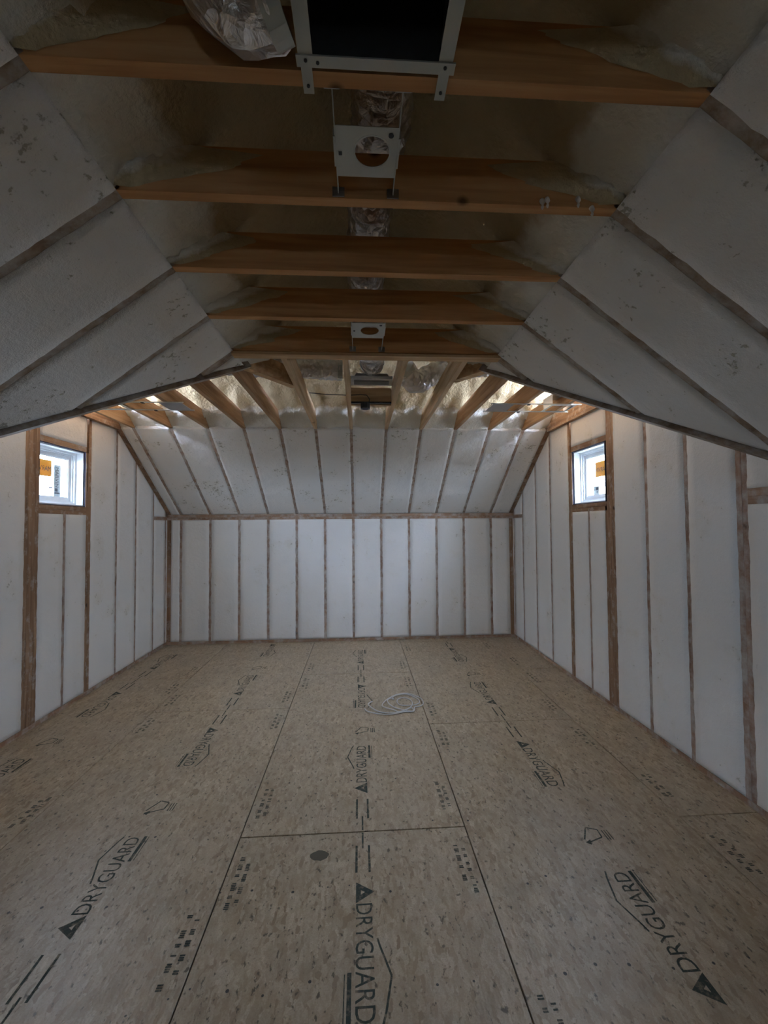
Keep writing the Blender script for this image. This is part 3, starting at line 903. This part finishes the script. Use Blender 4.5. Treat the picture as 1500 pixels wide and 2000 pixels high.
# foil flex ducts
def duct(path, r, name, label, seed, n=20, seg=None):
    pts = [Vector(p) for p in path]
    # Catmull-Rom resample
    out = []
    q = [pts[0]*2 - pts[1]] + pts + [pts[-1]*2 - pts[-2]]
    for i in range(1, len(q) - 2):
        L = (q[i+1] - q[i]).length; k = max(3, int(L/0.018))
        for j in range(k):
            t = j/k
            out.append(0.5*((2*q[i]) + (q[i+1]-q[i-1])*t + (2*q[i-1]-5*q[i]+4*q[i+1]-q[i+2])*t*t + (-q[i-1]+3*q[i]-3*q[i+1]+q[i+2])*t**3))
    out.append(pts[-1])
    tot = len(out)
    def rf(f, th):
        d = f*tot*0.018
        return r*(1 + 0.05*math.sin(d*2*math.pi/0.055 + math.sin(th)*0.8) + nz((d*2, math.cos(th), math.sin(th)), 3.5, 0.13, seed) + nz((d*2, math.cos(th), math.sin(th)), 9, 0.08, seed))
    c = Vector(pts[len(pts)//2])
    root = empty(name, (c.x, c.y, c.z - r)); tag(root, label, 'duct')
    m = MB(); m.tube(out, r, n, rf); local(root, m); m.build('foil_jacket', FOIL, root, smooth=True)
    for e in (out[0], out[-1]):
        k = out[1] if e is out[0] else out[-2]
        d = (e - k).normalized()
        mm = MB(); mm.tube([e - d*0.03, e + d*0.012], r*1.0, n, lambda f, th: r*1.04); local(root, mm); mm.build('end_collar', GALV, root, smooth=False)
    return root
duct([(0.05, 1.09, 3.065), (0.085, 1.3, 3.065), (0.06, 1.7, 3.065), (0.045, 2.3, 3.065), (0.07, 2.9, 3.065), (0.115, 3.35, 3.07), (0.115, 3.60, 3.06)], 0.098, 'flex_duct',
     'long crinkled foil flex duct lying along the middle of the joists', 1.0)
duct([(-0.185, 0.87, 2.81), (-0.23, 0.88, 2.80), (-0.285, 0.88, 2.83), (-0.33, 0.84, 2.91), (-0.29, 0.76, 3.0)], 0.09, 'flex_duct',
     'silver foil duct bulging beside the open metal box at the top', 5.0)
duct([(-0.16, 3.75, 3.065), (-0.45, 3.72, 3.065), (-0.75, 3.70, 3.065), (-1.1, 3.66, 3.065), (-1.5, 3.66, 3.065)], 0.095, 'flex_duct',
     'foil duct above the joists left of the white register boot', 9.0)
duct([(0.42, 3.76, 3.07), (0.53, 3.84, 2.985), (0.72, 3.82, 3.07), (1.10, 3.62, 3.07), (1.5, 3.58, 3.07)], 0.098, 'flex_duct',
     'crumpled foil duct sagging between joists right of the register boot', 13.0)
for x in (2.02, -2.0):
    s = 1 if x > 0 else -1
    duct([(x + 0.10*s, 3.78, 3.03), (x, 3.80, 3.03), (x - 0.2*s, 3.78, 3.04), (x - 0.34*s, 3.76, 3.04)], 0.075, 'flex_duct',
         'short foil duct end above the light frame %s' % ('beside the right gable window' if x > 0 else 'beside the left gable window'), 17.0 + x)

# register boot between the middle joists
bt = empty('register_boot', (0.115, 3.68, 2.93)); tag(bt, 'pale metal register boot between the two middle joists of the far bay', 'register boot')
fit(lambda m: (m.box((-0.066, 3.60, 2.925), (0.296, 3.62, 2.955)), m.box((-0.066, 3.74, 2.925), (0.296, 3.76, 2.955)),
               m.box((-0.066, 3.62, 2.925), (-0.04, 3.74, 2.955)), m.box((0.27, 3.62, 2.925), (0.296, 3.74, 2.955))), 'boot_flange', VINYL, bt, bt)
fit(lambda m: m.prism([(-0.04, 3.62, 2.955), (0.27, 3.62, 2.955), (0.25, 3.62, 2.985), (-0.02, 3.62, 2.985)], (0, 0.12, 0)), 'boot_hood', STEEL_D, bt, bt)

# recessed-light mounting frames hung on bars between joists
def plate_with_hole(m, xa, xb, ya, yb, z, cx, cy, r, t=0.002):
    n = 32; rim, outp = [], []
    for k in range(n):
        th = 2*math.pi*k/n; c, s = math.cos(th), math.sin(th)
        rim.append((cx + r*c, cy + r*s))
        tx = ((xb-cx)/c if c > 1e-9 else (xa-cx)/c if c < -1e-9 else 1e9); ty = ((yb-cy)/s if s > 1e-9 else (ya-cy)/s if s < -1e-9 else 1e9)
        d = min(tx, ty); outp.append((cx + d*c, cy + d*s))
    # snap nearest outer points to the corners
    for qx, qy in ((xa, ya), (xb, ya), (xb, yb), (xa, yb)):
        k = min(range(n), key=lambda k: (outp[k][0]-qx)**2 + (outp[k][1]-qy)**2); outp[k] = (qx, qy)
    vs = [(x, y, z) for x, y in rim + outp] + [(x, y, z+t) for x, y in rim + outp]
    fs = []
    for k in range(n):
        j = (k+1) % n
        fs += [(k, j, n+j, n+k), (2*n+k, 3*n+k, 3*n+j, 2*n+j), (k, 2*n+k, 2*n+j, j), (n+k, n+j, 3*n+j, 3*n+k)]
    m.add(vs, fs)

def light_frame(xa, xb, ya, yb, z, cx, cy, r, bar0, bar1, label):
    root = empty('light_frame', ((xa+xb)/2, (ya+yb)/2, z)); tag(root, label, 'light frame', 'recessed light frames')
    p = fit(lambda m: plate_with_hole(m, xa, xb, ya, yb, z, cx, cy, r), 'mounting_plate', GALV, root, root)
    fit(lambda m: m.tube([(xb-0.022, ya+0.024, z-0.0004), (xb-0.022, ya+0.024, z-0.0014)], 0.008, 10), 'knockout', BLACK, p, root)
    fit(lambda m: m.box((xa+0.008, (ya+yb)/2-0.004, z-0.0014), (xa+0.018, (ya+yb)/2+0.008, z-0.0004)), 'knockout', BLACK, p, root)
    # low rim around the hole
    fit(lambda m: m.tube([(cx + (r+0.004)*math.cos(2*math.pi*k/28), cy + (r+0.004)*math.sin(2*math.pi*k/28), z+0.001) for k in range(28)], 0.0016, 6, close=True), 'hole_rim', GALV, p, root)
    for s, xx in ((-1, xa), (1, xb)):
        b = fit(lambda m: (m.box((xx-0.0015, bar0, z-0.002), (xx+0.0015, bar1, z+0.016))), 'hanger_bar', GALV, root, root)
        fit(lambda m: m.box((xx-0.006 if s < 0 else xx, ya+0.03, z-0.004), (xx if s < 0 else xx+0.006, yb-0.04, z+0.02)), 'bar_clip', GALV, b, root)
        for yy in (bar0, bar1):
            d = 0.001 if yy == bar1 else -0.001
            fit(lambda m: m.box((xx-0.02, yy - (0.004 if d > 0 else -0.0), z-0.012), (xx+0.02, yy + (0.004 if d < 0 else 0.0), z+0.02)), 'bar_foot', STEEL_D, b, root)
    return root
light_frame(-0.064, 0.120, 1.150, 1.322, 2.789, 0.045, 1.231, 0.052, 1.037, 1.394, 'larger looking galvanised light plate with round hole nearest the camera')
light_frame(-0.036, 0.149, 2.305, 2.492, 2.789, 0.066, 2.396, 0.052, 2.263, 2.663, 'small distant galvanised light plate with round hole before the doubled header')

def bar_frame(sgn, label):
    """light frame on two bars running across the joists beside a gable window"""
    f = (lambda x: x) if sgn > 0 else (lambda x: -0.345 - x + 0.0)
    ya, yb = (3.745, 4.0) if sgn > 0 else (3.80, 4.05)
    z = 2.762
    root = empty('light_frame', (f(1.6), (ya+yb)/2, z)); tag(root, label, 'light frame', 'recessed light frames')
    X = sorted((f(1.21), f(2.06)))
    for yy in (ya, yb):
        b = fit(lambda m: m.box((X[0], yy-0.006, z), (X[1], yy+0.006, z+0.009)), 'hanger_bar', GALV, root, root)
        fit(lambda m: m.box((f(1.56)-0.012, yy-0.014, z-0.006), (f(1.56)+0.012, yy+0.014, z+0.0)), 'bar_clip', BLACK, b, root)
    A = sorted((f(1.23), f(1.43)))
    fit(lambda m: m.box((A[0], ya+0.007, z+0.002), (A[1], yb-0.007, z+0.006)), 'mounting_plate', STEEL_D, root, root)
    B = sorted((f(1.78), f(2.02)))
    fit(lambda m: (m.box((B[0], ya+0.007, z), (B[0]+0.02, yb-0.007, z+0.006)), m.box((B[1]-0.02, ya+0.007, z), (B[1], yb-0.007, z+0.006)),
                   m.box((B[0]+0.02, ya+0.007, z), (B[1]-0.02, ya+0.03, z+0.006)), m.box((B[0]+0.02, yb-0.03, z), (B[1]-0.02, yb-0.007, z+0.006))), 'opening_frame', GALV, root, root)
    fit(lambda m: (m.box((B[0]+0.02, ya+0.03, z+0.003), (B[0]+0.022, yb-0.03, z+0.11)), m.box((B[1]-0.022, ya+0.03, z+0.003), (B[1]-0.02, yb-0.03, z+0.11)),
                   m.box((B[0]+0.02, ya+0.03, z+0.11), (B[1]-0.02, yb-0.03, z+0.113))), 'housing', STEEL_D, root, root)
bar_frame(1, 'galvanised light frame on thin bars crossing the joists near the right window')
bar_frame(-1, 'galvanised light frame on thin bars crossing the joists near the left window')

# junction box on a black bar between the middle joists
jb = empty('junction_box', (0.06, 3.80, 2.74)); tag(jb, 'small black junction box hanging from a black bar between middle joists', 'junction box')
fit(lambda m: m.box((SX[6]+0.02, 3.79, 2.774), (SX[7]-0.02, 3.812, 2.788)), 'hanger_bar', BLACK, jb, jb)
def octbox(m):
    vs = [(0.06 + 0.045*math.cos(math.pi/8 + k*math.pi/4), 3.80 + 0.045*math.sin(math.pi/8 + k*math.pi/4), 2.724) for k in range(8)]
    m.prism(vs, (0, 0, 0.05))
fit(octbox, 'box_body', BLACK, jb, jb)
fit(lambda m: m.tube([(0.06, 3.80, 2.7245), (0.06, 3.80, 2.7215)], 0.03, 12), 'open_mouth', DARKGAP, jb, jb)
wr = empty('electric_wire', (0.1, 3.845, 2.94)); tag(wr, 'thin dark wire draped along the blocking above the black junction box', 'wire')
fit(lambda m: m.tube([(-0.45, 3.83, 2.875), (-0.3, 3.838, 2.865), (-0.115, 3.84, 2.86), (-0.05, 3.842, 2.862), (0.02, 3.842, 2.868), (0.075, 3.835, 2.86), (0.10, 3.825, 2.82), (0.095, 3.815, 2.785)], 0.004, 6), 'wire_run', WIRE, wr, wr)

# ================================================================== LOOSE CABLE ON THE FLOOR
def floor_pt(u, v, z=0.008):
    d = ray(u, v); t = (z - CAM_H)/d.z
    return Vector((d.x*t, d.y*t, z))
S = 200/1500.0
px = [(580,300),(545,315),(520,340),(545,370),(620,425),(720,460),(850,468),(960,455),(1080,415),(1145,375),(1165,320),(1130,275),(1050,245),(980,255),(940,290),(960,335),(1020,357),(1120,357),(1200,350),
      (1260,325),(1265,290),(1220,250),(1150,215),(1060,190),(950,205),(880,235),(890,270),(850,250),(800,285),(830,340),(900,385),(1000,415),(1090,440),(1190,435),(1200,385),(1290,365),(1325,320),(1290,255),(1190,210),(1080,180),
      (930,200),(810,260),(740,320),(725,365),(790,395),(900,425),(960,455),(1060,432),(1150,390),(1180,445),(1060,450),(980,465),(840,488),(700,485),(580,465),(500,440),(460,400)]
ctrl = [floor_pt(650 + x*S, 1330 + y*S, 0.006 + 0.0018*(i % 5)) for i, (x, y) in enumerate(px)]
q = [ctrl[0]] + ctrl + [ctrl[-1]]
path = []
for i in range(1, len(q) - 2):
    for j in range(6):
        t = j/6
        path.append(0.5*((2*q[i]) + (q[i+1]-q[i-1])*t + (2*q[i-1]-5*q[i]+4*q[i+1]-q[i+2])*t*t + (-q[i-1]+3*q[i]-3*q[i+1]+q[i+2])*t**3))
m = MB(); m.tube(path, 0.0047, 7)
tag(m.build('cable', CABLE, smooth=True), 'loose tangle of pale grey cable lying on the floor sheets', 'cable')

# dried drop on the floor
m = MB()
c = floor_pt(624, 1671, 0.0)
m.add([(c.x, c.y, 0.0016)] + [(c.x + 0.048*math.cos(k*math.pi/9)*(1 + nz((k, 0, 0), 0.9, 0.25)), c.y + 0.032*math.sin(k*math.pi/9)*(1 + nz((k, 3, 0), 0.9, 0.25)), 0.0003) for k in range(18)],
      [(0, 1 + k, 1 + (k+1) % 18) for k in range(18)])
tag(m.build('dried_spill', DIRT, smooth=True), 'dark dried spill spot on the middle floor sheet', 'spill')
